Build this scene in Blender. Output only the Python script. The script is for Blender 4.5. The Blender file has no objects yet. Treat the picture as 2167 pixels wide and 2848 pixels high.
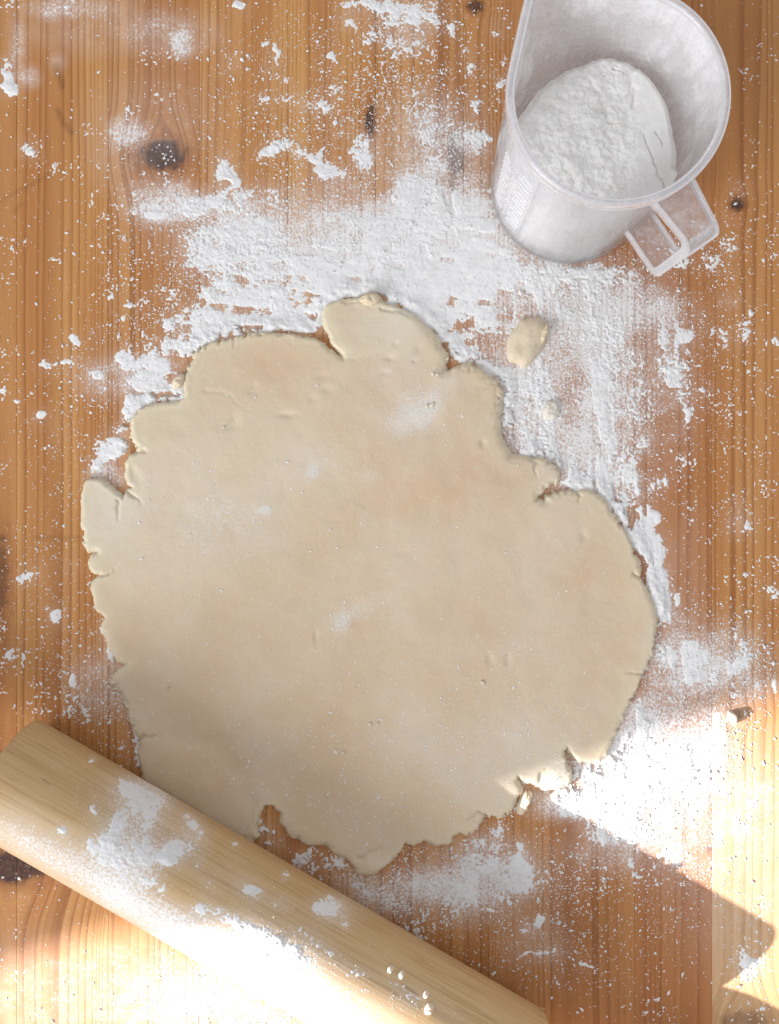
import bpy, math
import numpy as np
from mathutils import Vector

# ------------------------------------------------------------------ camera, world, lights
S = 6000.0            # photograph pixels per metre on the table top
H = 0.424             # camera height above the table
CX, CY = 1083.5, 1424.0
scene = bpy.context.scene
cam_d = bpy.data.cameras.new('camera')
cam = bpy.data.objects.new('camera', cam_d)
scene.collection.objects.link(cam)
cam.location = (0, 0, H)
cam_d.sensor_fit = 'VERTICAL'
cam_d.sensor_height = 36.0
cam_d.lens = 36.0 * (S * H) / 2848.0
cam_d.clip_start = 0.01
cam_d.clip_end = 50
scene.camera = cam

world = bpy.data.worlds.new('World')
scene.world = world
world.use_nodes = True
wb = world.node_tree.nodes['Background']
wb.inputs['Color'].default_value = (0.93, 0.95, 1.0, 1)
wb.inputs['Strength'].default_value = 0.083

SUN_AZ = math.radians(19.0)       # direction the light travels, in the table plane
SUN_EL = math.radians(21.6)
sun_d = bpy.data.lights.new('sun', 'SUN')
sun_d.energy = 2.0
sun_d.angle = math.radians(0.55)
sun_d.color = (1.0, 0.94, 0.94)
sun = bpy.data.objects.new('sun', sun_d)
scene.collection.objects.link(sun)
sdir = Vector((math.cos(SUN_AZ) * math.cos(SUN_EL), math.sin(SUN_AZ) * math.cos(SUN_EL), -math.sin(SUN_EL)))
sun.rotation_euler = sdir.to_track_quat('-Z', 'Y').to_euler()

win_d = bpy.data.lights.new('window_light', 'AREA')
win_d.shape = 'RECTANGLE'
win_d.size = 1.3
win_d.size_y = 1.2
win_d.energy = 6.6
win_d.color = (0.93, 0.96, 1.0)
win = bpy.data.objects.new('window_light', win_d)
scene.collection.objects.link(win)
win.location = (-1.55, -1.30, 1.0)
win.rotation_euler = (Vector((0, 0, 0)) - win.location).to_track_quat('-Z', 'Y').to_euler()

vs = scene.view_settings
vs.view_transform = 'Standard'
vs.look = 'None'
vs.exposure = 3.0
vs.gamma = 1.0
scene.cycles.transparent_max_bounces = 24
scene.cycles.max_bounces = 10

rng = np.random.default_rng(7)

# ------------------------------------------------------------------ helpers
def P(px, py, z=0.0):
    k = (H - z) / H / S
    return Vector(((px - CX) * k, (CY - py) * k, z))

def to_px(x, y, z):
    k = S * H / (H - z)
    return CX + x * k, CY - y * k

def _hash(ix, iy, seed):
    n = (ix.astype(np.int64) * 374761393 + iy.astype(np.int64) * 668265263 + seed * 1442695041) & 0xffffffff
    n = ((n ^ (n >> 13)) * 1274126177) & 0xffffffff
    return ((n ^ (n >> 16)) & 0xffff) / 65535.0

def vnoise(x, y, seed):
    fx, fy = np.floor(x), np.floor(y)
    tx, ty = x - fx, y - fy
    tx = tx * tx * tx * (tx * (tx * 6 - 15) + 10)
    ty = ty * ty * ty * (ty * (ty * 6 - 15) + 10)
    a = _hash(fx, fy, seed); b = _hash(fx + 1, fy, seed)
    c = _hash(fx, fy + 1, seed); d = _hash(fx + 1, fy + 1, seed)
    return (a * (1 - tx) + b * tx) * (1 - ty) + (c * (1 - tx) + d * tx) * ty

def fbm(x, y, size, octaves, seed, gain=0.5):
    """value noise 0..1, features about `size` pixels across"""
    tot = np.zeros_like(x, dtype=float); amp = 1.0; s = 0.0; f = 1.0 / size
    for o in range(octaves):
        ca, sa = math.cos(o * 1.3), math.sin(o * 1.3)
        tot += amp * vnoise((x * ca - y * sa) * f + 17.3 * o, (x * sa + y * ca) * f + 9.1 * o, seed + o * 31)
        s += amp; amp *= gain; f *= 2.03
    return tot / s

def smooth(t):
    t = np.clip(t, 0, 1)
    return t * t * (3 - 2 * t)

def blob(x, y, cx, cy, rx, ry, rot=0.0, soft=0.5):
    a = math.radians(rot); c, s = math.cos(a), math.sin(a)
    u = ((x - cx) * c + (y - cy) * s) / rx
    v = (-(x - cx) * s + (y - cy) * c) / ry
    r = np.sqrt(u * u + v * v)
    return 1 - smooth((r - (1 - soft)) / (2 * soft))

def seg_dist(x, y, pts):
    d = np.full(x.shape, 1e9)
    for (ax, ay), (bx_, by_) in zip(pts[:-1], pts[1:]):
        dx, dy = bx_ - ax, by_ - ay
        t = np.clip(((x - ax) * dx + (y - ay) * dy) / (dx * dx + dy * dy + 1e-9), 0, 1)
        d = np.minimum(d, np.hypot(x - ax - t * dx, y - ay - t * dy))
    return d

def stroke(x, y, pts, w, soft=0.5):
    return 1 - smooth((seg_dist(x, y, pts) / w - (1 - soft)) / (2 * soft))

def local(fn, x, y, bounds, pad):
    """evaluate fn only inside a bounding box (speeds painting up)"""
    out = np.zeros(x.shape)
    m = (x > bounds[0] - pad) & (x < bounds[2] + pad) & (y > bounds[1] - pad) & (y < bounds[3] + pad)
    if m.any():
        out[m] = fn(x[m], y[m])
    return out

def paint(x, y, blobs=(), strokes=(), soft=0.5):
    keep = np.ones(x.shape)
    for b in blobs:
        cx, cy, rx, ry, amt = b[:5]; rot = b[5] if len(b) > 5 else 0
        R = max(rx, ry) * 1.6
        keep *= 1 - amt * local(lambda u, v: blob(u, v, cx, cy, rx, ry, rot, soft), x, y, (cx - R, cy - R, cx + R, cy + R), 0)
    for pts, w, amt in strokes:
        xs = [p[0] for p in pts]; ys = [p[1] for p in pts]
        keep *= 1 - amt * local(lambda u, v: stroke(u, v, pts, w, soft), x, y, (min(xs), min(ys), max(xs), max(ys)), w * 1.6)
    return 1 - keep

def sdf_poly(x, y, poly):
    """signed distance, positive inside"""
    pts = np.array(poly, float)
    d = seg_dist(x, y, [tuple(p) for p in pts] + [tuple(pts[0])])
    ins = np.zeros(x.shape, bool)
    n = len(pts)
    for i in range(n):
        ax, ay = pts[i]; bx_, by_ = pts[(i + 1) % n]
        if ay == by_: continue
        c = ((ay > y) != (by_ > y)) & (x < (bx_ - ax) * (y - ay) / (by_ - ay) + ax)
        ins ^= c
    return np.where(ins, d, -d)

def tag(o, label, cat, group=None, kind=None):
    if label: o['label'] = label
    if cat: o['category'] = cat
    if group: o['group'] = group
    if kind: o['kind'] = kind
    return o

def mesh_from(name, verts, faces, mat, parent=None, smooth_=True, attrs=None):
    """faces: (n,3) or (n,4) int array"""
    verts = np.asarray(verts, np.float32); faces = np.asarray(faces, np.int32)
    me = bpy.data.meshes.new(name)
    k = faces.shape[1]; nf = len(faces)
    me.vertices.add(len(verts)); me.vertices.foreach_set('co', verts.ravel())
    me.loops.add(nf * k); me.loops.foreach_set('vertex_index', faces.ravel())
    me.polygons.add(nf)
    me.polygons.foreach_set('loop_start', np.arange(0, nf * k, k, dtype=np.int32))
    me.polygons.foreach_set('loop_total', np.full(nf, k, np.int32))
    me.polygons.foreach_set('use_smooth', np.full(nf, smooth_, bool))
    for an, av in (attrs or {}).items():
        a = me.attributes.new(an, 'FLOAT', 'POINT')
        a.data.foreach_set('value', np.asarray(av, np.float32))
    me.update(calc_edges=True); me.validate()
    if mat: me.materials.append(mat)
    o = bpy.data.objects.new(name, me)
    scene.collection.objects.link(o)
    if parent: o.parent = parent
    return o

def grid_faces(nr, nc, wrap=False):
    r = np.arange(nr - 1)[:, None]; c = np.arange(nc if wrap else nc - 1)[None, :]
    c2 = (c + 1) % nc
    return np.stack([r * nc + c, r * nc + c2, (r + 1) * nc + c2, (r + 1) * nc + c], -1).reshape(-1, 4)

def compact(verts, faces, attrs=None):
    used = np.zeros(len(verts), bool); used[faces.ravel()] = True
    idx = np.cumsum(used) - 1
    return verts[used], idx[faces], {k: v[used] for k, v in (attrs or {}).items()}

def px_grid(x0, y0, x1, y1, step):
    xs = np.arange(x0, x1 + step, step); ys = np.arange(y0, y1 + step, step)
    X, Y = np.meshgrid(xs, ys)
    return X, Y

def heightfield(name, X, Y, Z, mat, parent=None, keep=None, attrs=None, zmin=-1e-4):
    nr, nc = X.shape
    V = np.stack([(X - CX) / S, (CY - Y) / S, Z], -1).reshape(-1, 3)
    F = grid_faces(nr, nc)[:, ::-1]
    zf = Z.ravel()[F].max(1)
    m = zf > zmin
    if keep is not None: m &= keep.ravel()[F].all(1)
    V, F, at = compact(V, F[m], {k: v.ravel() for k, v in (attrs or {}).items()})
    return mesh_from(name, V, F, mat, parent, True, at)

def empty(name, loc=(0, 0, 0), rz=0.0):
    o = bpy.data.objects.new(name, None)
    scene.collection.objects.link(o)
    o.location = loc; o.rotation_euler = (0, 0, rz)
    return o

# ------------------------------------------------------------------ materials
class NT:
    def __init__(self, name):
        self.m = bpy.data.materials.new(name); self.m.use_nodes = True
        self.t = self.m.node_tree; self.t.nodes.clear()
        self.out = self.t.nodes.new('ShaderNodeOutputMaterial')
    def n(self, typ, **kw):
        nd = self.t.nodes.new('ShaderNode' + typ)
        for k, v in kw.items(): setattr(nd, k, v)
        return nd
    def l(self, a, b): self.t.links.new(a, b)
    def set(self, sock, v):
        if isinstance(v, bpy.types.NodeSocket): self.l(v, sock)
        else: sock.default_value = v
    def math(self, op, a, b=0.0, clamp=False):
        nd = self.n('Math', operation=op, use_clamp=clamp)
        self.set(nd.inputs[0], a); self.set(nd.inputs[1], b)
        return nd.outputs[0]
    def mix(self, f, a, b):
        nd = self.n('Mix', data_type='RGBA')
        self.set(nd.inputs[0], f); self.set(nd.inputs[6], a); self.set(nd.inputs[7], b)
        return nd.outputs[2]
    def ramp(self, f, lo, hi):
        nd = self.n('MapRange', interpolation_type='SMOOTHSTEP')
        self.set(nd.inputs[0], f); nd.inputs[1].default_value = lo; nd.inputs[2].default_value = hi
        return nd.outputs[0]
    def noise(self, vec, scale, detail=4, rough=0.5):
        nd = self.n('TexNoise'); self.l(vec, nd.inputs['Vector'])
        nd.inputs['Scale'].default_value = scale; nd.inputs['Detail'].default_value = detail
        nd.inputs['Roughness'].default_value = rough
        return nd.outputs[0]
    def attr(self, name):
        return self.n('Attribute', attribute_name=name).outputs['Fac']
    def pos(self):
        return self.n('NewGeometry').outputs['Position']
    def objc(self):
        return self.n('TexCoord').outputs['Object']
    def comb(self, x, y, z):
        nd = self.n('CombineXYZ')
        self.set(nd.inputs[0], x); self.set(nd.inputs[1], y); self.set(nd.inputs[2], z)
        return nd.outputs[0]
    def sep(self, v):
        nd = self.n('SeparateXYZ'); self.l(v, nd.inputs[0]); return nd.outputs
    def bump(self, h, strength, dist):
        nd = self.n('Bump'); self.l(h, nd.inputs['Height'])
        nd.inputs['Strength'].default_value = strength; nd.inputs['Distance'].default_value = dist
        return nd.outputs[0]
    def pbsdf(self, **kw):
        nd = self.n('BsdfPrincipled')
        for k, v in kw.items(): self.set(nd.inputs[k.replace('_', ' ')], v)
        return nd
    def done(self, shader):
        self.l(shader, self.out.inputs['Surface']); return self.m

FLOUR = (0.80, 0.785, 0.775, 1)

def mat_flour(name='flour', tint=FLOUR, bump=0.5):
    t = NT(name); p = t.pos()
    n1 = t.noise(p, 1400, 4, 0.65); n2 = t.noise(p, 260, 3)
    h = t.math('ADD', n1, t.math('MULTIPLY', n2, 0.35))
    col = t.mix(t.ramp(n2, 0.35, 0.7), tint, (tint[0] * 0.96, tint[1] * 0.955, tint[2] * 0.94, 1))
    b = t.pbsdf(Base_Color=col, Roughness=0.95, Normal=t.bump(h, bump, 0.0005))
    b.inputs['Specular IOR Level'].default_value = 0.1
    return t.done(b.outputs[0])

def grain(t, film, n):
    """powder film: specks of flour that close up as the film thickens"""
    g = t.math('ADD', t.math('MULTIPLY', t.math('SUBTRACT', n, 0.5), 2.4), 0.5)
    sp = t.math('DIVIDE', t.math('SUBTRACT', t.math('ADD', g, film), 1.0), 0.45, True)
    return t.math('ADD', t.math('MULTIPLY', sp, 0.75), t.math('MULTIPLY', film, 0.48), True)

def mat_wood():
    t = NT('pine_wood')
    u = t.attr('grain_u'); kn = t.attr('knot'); film = t.attr('film'); tone = t.attr('tone')
    halo = t.attr('halo'); sapw = t.attr('sapwood')
    xyz = t.sep(t.pos()); y = xyz[1]
    # slow wander along the board
    wv = t.comb(t.math('MULTIPLY', u, 18), t.math('MULTIPLY', y, 2.2), tone)
    w = t.noise(wv, 1.0, 2)
    uu = t.math('ADD', u, t.math('MULTIPLY', w, 0.010))
    sp = t.noise(t.comb(t.math('MULTIPLY', uu, 34), t.math('MULTIPLY', y, 0.25), tone), 1.0, 2)
    ph = t.math('ADD', t.math('MULTIPLY', uu, 140), t.math('MULTIPLY', sp, 21.0))
    ring = t.math('FRACT', ph)
    late = t.math('MULTIPLY', t.math('POWER', ring, 2.6), t.ramp(t.math('SUBTRACT', 1.0, ring), 0.0, 0.16))
    late = t.math('MULTIPLY', late, 1.25)
    amp = t.noise(t.comb(t.math('MULTIPLY', uu, 90), t.math('MULTIPLY', y, 5), 3.3), 1.0, 2)
    late = t.math('MULTIPLY', late, t.ramp(amp, 0.18, 0.62), True)
    fib = t.noise(t.comb(t.math('MULTIPLY', uu, 2600), t.math('MULTIPLY', y, 60), 0.7), 1.0, 3)
    broad = t.noise(t.comb(t.math('MULTIPLY', uu, 55), t.math('MULTIPLY', y, 3.5), t.math('ADD', tone, 5.0)), 1.0, 3)
    early = t.mix(t.ramp(broad, 0.3, 0.72), (0.640, 0.335, 0.120, 1), (0.500, 0.220, 0.074, 1))
    red = t.mix(t.math('MULTIPLY', tone, 1.0, True), early, (0.380, 0.140, 0.052, 1))
    early = t.mix(0.9, early, red)
    early = t.mix(t.math('MULTIPLY', sapw, 0.62), early, (0.68, 0.47, 0.27, 1))
    col = t.mix(t.math('MULTIPLY', t.math('MULTIPLY', late, 0.85), t.math('SUBTRACT', 1.0, t.math('MULTIPLY', sapw, 0.45))), early, (0.255, 0.088, 0.026, 1))
    col = t.mix(t.math('MULTIPLY', t.ramp(fib, 0.35, 0.75), 0.22), col, (0.27, 0.10, 0.028, 1))
    pore = t.noise(t.comb(t.math('MULTIPLY', uu, 1500), t.math('MULTIPLY', y, 120), 9.7), 1.0, 1)
    col = t.mix(t.math('MULTIPLY', t.ramp(pore, 0.70, 0.80), 0.35), col, (0.12, 0.04, 0.012, 1))
    kr = t.noise(t.pos(), 420, 4, 0.7)
    col = t.mix(t.math('MULTIPLY', halo, t.math('ADD', 0.35, t.math('MULTIPLY', kr, 0.6)), True), col, (0.20, 0.060, 0.020, 1))
    col = t.mix(t.math('MULTIPLY', kn, t.math('ADD', 0.35, kr), True), col, (0.045, 0.024, 0.022, 1))
    # rubbed-in flour film plus painted sunlit paling, broken by the grain and by fine specks
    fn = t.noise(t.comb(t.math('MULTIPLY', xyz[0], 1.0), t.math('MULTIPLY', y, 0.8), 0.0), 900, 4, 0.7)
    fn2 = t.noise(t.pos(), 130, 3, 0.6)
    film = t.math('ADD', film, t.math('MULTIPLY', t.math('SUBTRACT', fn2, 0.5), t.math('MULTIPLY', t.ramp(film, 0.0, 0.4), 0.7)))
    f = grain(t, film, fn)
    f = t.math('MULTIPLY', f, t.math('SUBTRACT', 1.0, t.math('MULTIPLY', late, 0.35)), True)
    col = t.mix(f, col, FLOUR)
    rough = t.math('ADD', 0.42, t.math('MULTIPLY', f, 0.5), True)
    hgt = t.math('ADD', t.math('MULTIPLY', late, -1.0), t.math('MULTIPLY', fib, -0.35))
    b = t.pbsdf(Base_Color=col, Roughness=rough, Normal=t.bump(hgt, 0.25, 0.0003))
    b.inputs['Specular IOR Level'].default_value = 0.18
    return t.done(b.outputs[0])

def mat_dough():
    t = NT('shortcrust_dough'); p = t.pos()
    film = t.attr('film'); pale = t.attr('pale')
    n1 = t.noise(p, 20, 4, 0.55); n2 = t.noise(p, 150, 4, 0.6); n3 = t.noise(p, 900, 3, 0.6)
    col = t.mix(t.ramp(n1, 0.32, 0.68), (0.635, 0.462, 0.298, 1), (0.675, 0.540, 0.400, 1))
    col = t.mix(t.math('MULTIPLY', t.ramp(n2, 0.45, 0.75), 0.25), col, (0.66, 0.53, 0.36, 1))
    fl = t.noise(p, 520, 2, 0.5)
    col = t.mix(t.math('MULTIPLY', t.ramp(fl, 0.60, 0.70), 0.40), col, (0.72, 0.62, 0.44, 1))
    col = t.mix(pale, col, (0.70, 0.61, 0.44, 1))
    n4 = t.noise(p, 1100, 3, 0.7)
    f = grain(t, t.math('MULTIPLY', film, t.math('ADD', 0.4, n2)), n4)
    col = t.mix(f, col, (0.72, 0.67, 0.60, 1))
    h = t.math('ADD', t.math('MULTIPLY', n2, 1.2), t.math('MULTIPLY', n3, 0.35))
    b = t.pbsdf(Base_Color=col, Roughness=t.math('ADD', 0.50, t.math('MULTIPLY', f, 0.4)), Normal=t.bump(h, 0.20, 0.0010))
    b.inputs['Subsurface Weight'].default_value = 0.25
    b.inputs['Subsurface Radius'].default_value = (1.0, 0.6, 0.3)
    b.inputs['Subsurface Scale'].default_value = 0.003
    b.inputs['Specular IOR Level'].default_value = 0.30
    return t.done(b.outputs[0])

def mat_pin():
    t = NT('beech_wood'); o = t.sep(t.objc()); film = t.attr('film')
    ax = o[0]
    c = t.comb(t.math('MULTIPLY', ax, 4.0), t.math('MULTIPLY', o[1], 60), t.math('MULTIPLY', o[2], 60))
    n1 = t.noise(c, 1.0, 4, 0.55)
    n2 = t.noise(t.comb(t.math('MULTIPLY', ax, 28.0), t.math('MULTIPLY', o[1], 900), t.math('MULTIPLY', o[2], 900)), 1.0, 3)
    n3 = t.noise(t.comb(t.math('MULTIPLY', ax, 60.0), t.math('MULTIPLY', o[1], 700), t.math('MULTIPLY', o[2], 700)), 1.0, 1)
    col = t.mix(t.ramp(n1, 0.3, 0.7), (0.650, 0.450, 0.235, 1), (0.540, 0.345, 0.160, 1))
    col = t.mix(t.math('MULTIPLY', t.ramp(n2, 0.42, 0.72), 0.5), col, (0.40, 0.22, 0.085, 1))
    n4 = t.noise(t.comb(t.math('MULTIPLY', ax, 9.0), 2.2, t.math('MULTIPLY', o[1], 40)), 1.0, 2)
    dash = t.math('MULTIPLY', t.ramp(n3, 0.70, 0.78), t.ramp(n4, 0.45, 0.62))
    col = t.mix(t.math('MULTIPLY', dash, 0.75), col, (0.13, 0.055, 0.015, 1))
    fn = t.noise(t.objc(), 900, 4, 0.7)
    f = grain(t, film, fn)
    col = t.mix(f, col, FLOUR)
    b = t.pbsdf(Base_Color=col, Roughness=t.math('ADD', 0.5, t.math('MULTIPLY', f, 0.4)), Normal=t.bump(n2, 0.15, 0.0003))
    b.inputs['Specular IOR Level'].default_value = 0.3
    return t.done(b.outputs[0])

def mat_plastic(name, base, dusty):
    """clear moulded plastic; flour dust clouds it"""
    t = NT(name); p = t.objc()
    tr = t.n('BsdfTransparent'); tr.inputs[0].default_value = (0.965, 0.96, 0.97, 1)
    gl = t.n('BsdfGlossy'); gl.inputs['Roughness'].default_value = 0.10
    gl.inputs[0].default_value = (1, 1, 1, 1)
    bn = t.bump(t.noise(p, 60, 2), 0.15, 0.002)
    t.l(bn, gl.inputs['Normal'])
    fr = t.n('Fresnel'); fr.inputs[0].default_value = 1.49
    m1 = t.n('MixShader')
    fac = t.math('MULTIPLY', fr.outputs[0], 0.9, True)
    t.l(fac, m1.inputs[0]); t.l(tr.outputs[0], m1.inputs[1]); t.l(gl.outputs[0], m1.inputs[2])
    df = t.n('BsdfDiffuse'); df.inputs[0].default_value = (0.97, 0.965, 0.97, 1)
    tl = t.n('BsdfTranslucent'); tl.inputs[0].default_value = (0.97, 0.965, 0.97, 1)
    m2 = t.n('MixShader'); m2.inputs[0].default_value = 0.5
    t.l(df.outputs[0], m2.inputs[1]); t.l(tl.outputs[0], m2.inputs[2])
    o = t.sep(p)
    d = t.attr('dust')
    n1 = t.noise(p, 70, 4, 0.6); n2 = t.noise(p, 700, 3, 0.7)
    st = t.noise(t.comb(t.math('MULTIPLY', o[0], 300), t.math('MULTIPLY', o[1], 300), t.math('MULTIPLY', o[2], 25)), 1.0, 3)
    pt = t.math('MULTIPLY', t.ramp(n1, 0.40, 0.62), t.ramp(st, 0.25, 0.65))
    f = t.math('MULTIPLY', d, t.math('ADD', 0.48, t.math('ADD', t.math('MULTIPLY', pt, 0.75), t.math('MULTIPLY', t.ramp(n2, 0.5, 0.75), 0.5))), True)
    f = t.math('MULTIPLY', f, dusty)
    f = t.math('ADD', t.math('ADD', f, t.attr('haze')), base, True)
    m3 = t.n('MixShader'); t.l(f, m3.inputs[0]); t.l(m1.outputs[0], m3.inputs[1]); t.l(m2.outputs[0], m3.inputs[2])
    return t.done(m3.outputs[0])

def mat_wall():
    t = NT('painted_plaster'); n = t.noise(t.pos(), 40, 4)
    b = t.pbsdf(Base_Color=t.mix(n, (0.62, 0.60, 0.56, 1), (0.68, 0.66, 0.62, 1)), Roughness=0.9)
    return t.done(b.outputs[0])

M_FLOUR = mat_flour(bump=.12); M_WOOD = mat_wood(); M_DOUGH = mat_dough(); M_PIN = mat_pin()
M_JUGFLOUR = mat_flour('flour_in_jug', (0.90, 0.885, 0.855, 1), 0.2)
M_PLASTIC = mat_plastic('clear_plastic', 0.03, 1.0)
M_RIM = mat_plastic('clear_plastic_rim', 0.24, 0.3)
M_HANDLE = mat_plastic('clear_plastic_handle', 0.03, 1.0)
M_MARK = mat_plastic('moulded_marks', 0.80, 0.3)
M_WALL = mat_wall()

# ------------------------------------------------------------------ window wall that shades the far side
hx, hy = math.cos(SUN_AZ), math.sin(SUN_AZ)
p0 = P(1490, 2172)
edge = Vector((p0.x - hx * 1.9, p0.y - hy * 1.9, 0))
nx, ny = -hy, hx
def box_verts(o, ax, ay, l0, l1, w0, w1, z0, z1):
    v = []
    for z in (z0, z1):
        for (a, b) in ((l0, w0), (l1, w0), (l1, w1), (l0, w1)):
            v.append((o.x + ax[0] * a + ay[0] * b, o.y + ax[1] * a + ay[1] * b, z))
    f = [(3, 2, 1, 0), (4, 5, 6, 7), (0, 1, 5, 4), (1, 2, 6, 5), (2, 3, 7, 6), (3, 0, 4, 7)]
    return v, f
wv, wf = box_verts(edge, (nx, ny), (-hx, -hy), 0.0, 1.5, 0.0, 0.12, -0.75, 1.9)
w_ = mesh_from('window_wall', wv, wf, M_WALL, None, False)
w_['kind'] = 'structure'

# ------------------------------------------------------------------ dough outline (photograph pixels)
DOUGH = [(914,943),(900,915),(895,885),(899,866),(914,846),(948,832),(993,829),(1021,818),(1048,818),(1064,838),(1107,852),
 (1157,879),(1200,914),(1226,946),(1231,964),(1250,986),(1246,1012),(1239,1032),(1250,1030),(1264,1020),(1300,1010),(1331,1020),
 (1362,1042),(1390,1066),(1398,1092),(1395,1125),(1393,1158),(1395,1204),(1408,1240),(1424,1264),(1470,1269),(1517,1276),(1548,1295),
 (1559,1318),(1548,1341),(1520,1356),(1501,1378),(1511,1389),(1519,1372),(1558,1364),(1599,1364),(1635,1361),(1672,1380),(1697,1414),
 (1723,1455),(1744,1488),(1764,1529),(1784,1578),(1782,1601),(1801,1636),(1816,1674),(1827,1706),(1829,1740),(1821,1793),(1800,1845),(1774,1903),
 (1754,1948),(1728,2006),(1703,2057),(1684,2097),(1664,2116),(1640,2122),(1607,2114),(1589,2098),(1577,2078),(1570,2092),(1577,2120),
 (1588,2145),(1597,2160),(1579,2182),(1545,2197),(1515,2201),(1499,2186),(1478,2181),(1460,2174),(1442,2165),(1453,2188),(1458,2200),
 (1440,2222),(1434,2240),(1419,2260),(1377,2279),(1349,2264),(1341,2292),(1312,2313),(1280,2316),(1262,2325),(1248,2345),(1214,2353),
 (1180,2340),(1150,2352),(1127,2345),(1112,2372),(1085,2397),(1050,2423),(1016,2434),(992,2424),(980,2400),(950,2380),(925,2366),
 (900,2350),(860,2348),(820,2330),(797,2310),(776,2288),(778,2260),(764,2240),(738,2240),(729,2265),(718,2292),(728,2322),(690,2348),
 (560,2275),(470,2222),(402,2180),(390,2140),(385,2095),(391,2056),(376,2038),(364,2010),(354,1979),(345,1943),(327,1915),(309,1885),
 (330,1866),(350,1848),(338,1843),(317,1829),(304,1807),(291,1766),(287,1739),(291,1718),(279,1707),(264,1693),(259,1662),(248,1630),
 (260,1611),(270,1600),(255,1589),(246,1567),(254,1546),(268,1536),(245,1538),(233,1512),(235,1481),(227,1458),(231,1435),(226,1395),
 (232,1367),(238,1337),(256,1327),(281,1333),(308,1349),(331,1370),(344,1381),(352,1363),(370,1356),(354,1345),(349,1318),(349,1290),
 (360,1268),(383,1257),(384,1243),(372,1227),(363,1195),(365,1165),(386,1137),(426,1122),(443,1118),(500,1114),(512,1104),(514,1064),
 (527,1014),(545,979),(586,954),(629,943),(657,936),(714,927),(771,927),(829,929),(879,943),(908,958),(950,988),(925,962)]
CRACKS = [  # polyline, half width px, depth (fraction)
 ([(895,940),(918,962),(951,989),(957,1000)], 4.5, .85), ([(957,1000),(995,1000),(1060,985)], 4, .05),
 ([(960,846),(1000,843),(1030,860),(1060,862)], 4, .22), ([(1060,862),(1110,868),(1140,884),(1180,900)], 3.5, .3),
 ([(575,1088),(640,1100),(665,1130),(700,1146)], 5, .10), ([(650,940),(655,972)], 3.5, .4),
 ([(381,1259),(400,1252),(416,1257)], 3.5, .55), ([(351,1366),(385,1388),(398,1405)], 4, .55), ([(333,1392),(334,1450)], 3, .4),
 ([(264,1602),(300,1596),(318,1590),(335,1572)], 3.5, .6), ([(268,1538),(282,1532)], 3.5, .6),
 ([(389,2056),(404,2045),(440,2045),(450,2032)], 4, .6), ([(475,1905),(472,1925)], 3, .4), ([(345,1945),(360,1950)], 3, .5),
 ([(1600,1366),(1612,1378),(1608,1396)], 4, .55), ([(1501,1380),(1485,1395)], 4, .6), ([(1490,1286),(1484,1310),(1490,1326)], 3.5, .35),
 ([(1757,1598),(1790,1612)], 4, .5), ([(1786,1874),(1735,1866)], 3.5, .4), ([(1442,2165),(1436,2150)], 4, .7),
 ([(1497,2180),(1503,2150),(1530,2124),(1565,2112)], 4, .5), ([(1349,2262),(1330,2250),(1290,2285)], 4, .4),
 ([(1000,2380),(1010,2375),(1060,2350)], 5, .4), ([(1180,2340),(1205,2332)], 4, .3), ([(870,2360),(900,2352)], 4, .4),
 ([(1430,1500),(1440,1590),(1475,1700)], 12, .05), ([(1150,1010),(1165,1000)], 3, .2)]
DIMPLES = [(700,1090,18,14,.5),(710,1075,12,10,.4),(800,1155,26,9,.6),(640,1190,26,14,.5),(655,1170,14,20,.4),(1085,1000,14,9,.5),
 (1100,960,9,9,.4),(1070,1040,16,9,.4),(1340,1235,9,12,.6),(910,1085,16,14,.4),(900,1050,20,12,.4),(870,1110,14,12,.35),(1360,1830,11,16,.6),
 (1410,1830,9,20,.5),(1165,975,14,14,.35),(880,1770,6,18,.5),(1620,1490,12,16,.5),(385,1330,16,22,.5),(375,1310,10,14,.5),(1430,1175,8,10,.4),
 (760,1900,30,18,.25),(520,1800,30,40,.2)]

def dough_field(X, Y):
    ja = .35 + 1.3 * smooth((vnoise(X / 110., Y / 110., 5) - .3) / .5)
    jx = X + (fbm(X, Y, 26, 4, 3) - .5) * 13 + (fbm(X, Y, 9, 2, 6) - .5) * 9 * ja; jy = Y + (fbm(X, Y, 26, 4, 4) - .5) * 13 + (fbm(X, Y, 9, 2, 7) - .5) * 9 * ja
    return sdf_poly(jx, jy, DOUGH)

X, Y = px_grid(205, 800, 1850, 2455, 3.2)
sd = dough_field(X, Y)
T = 0.0031
w = 9 + 16 * fbm(X, Y, 90, 2, 11)
q = np.clip(sd / w, 0, 1)
Z = T * np.sqrt(np.clip(1 - (1 - q) ** 2.3, 0, 1))
Z = np.where(sd < 0, sd / S * 0.9, Z)
ins = smooth(sd / 30)
Z += ins * 0.0026 * (fbm(X, Y, 420, 2, 21) - .5)
Z += ins * 0.0010 * (fbm(X, Y, 130, 3, 22) - .5)
Z += ins * 0.00012 * (fbm(X, Y, 26, 3, 23) - .5)
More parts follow.
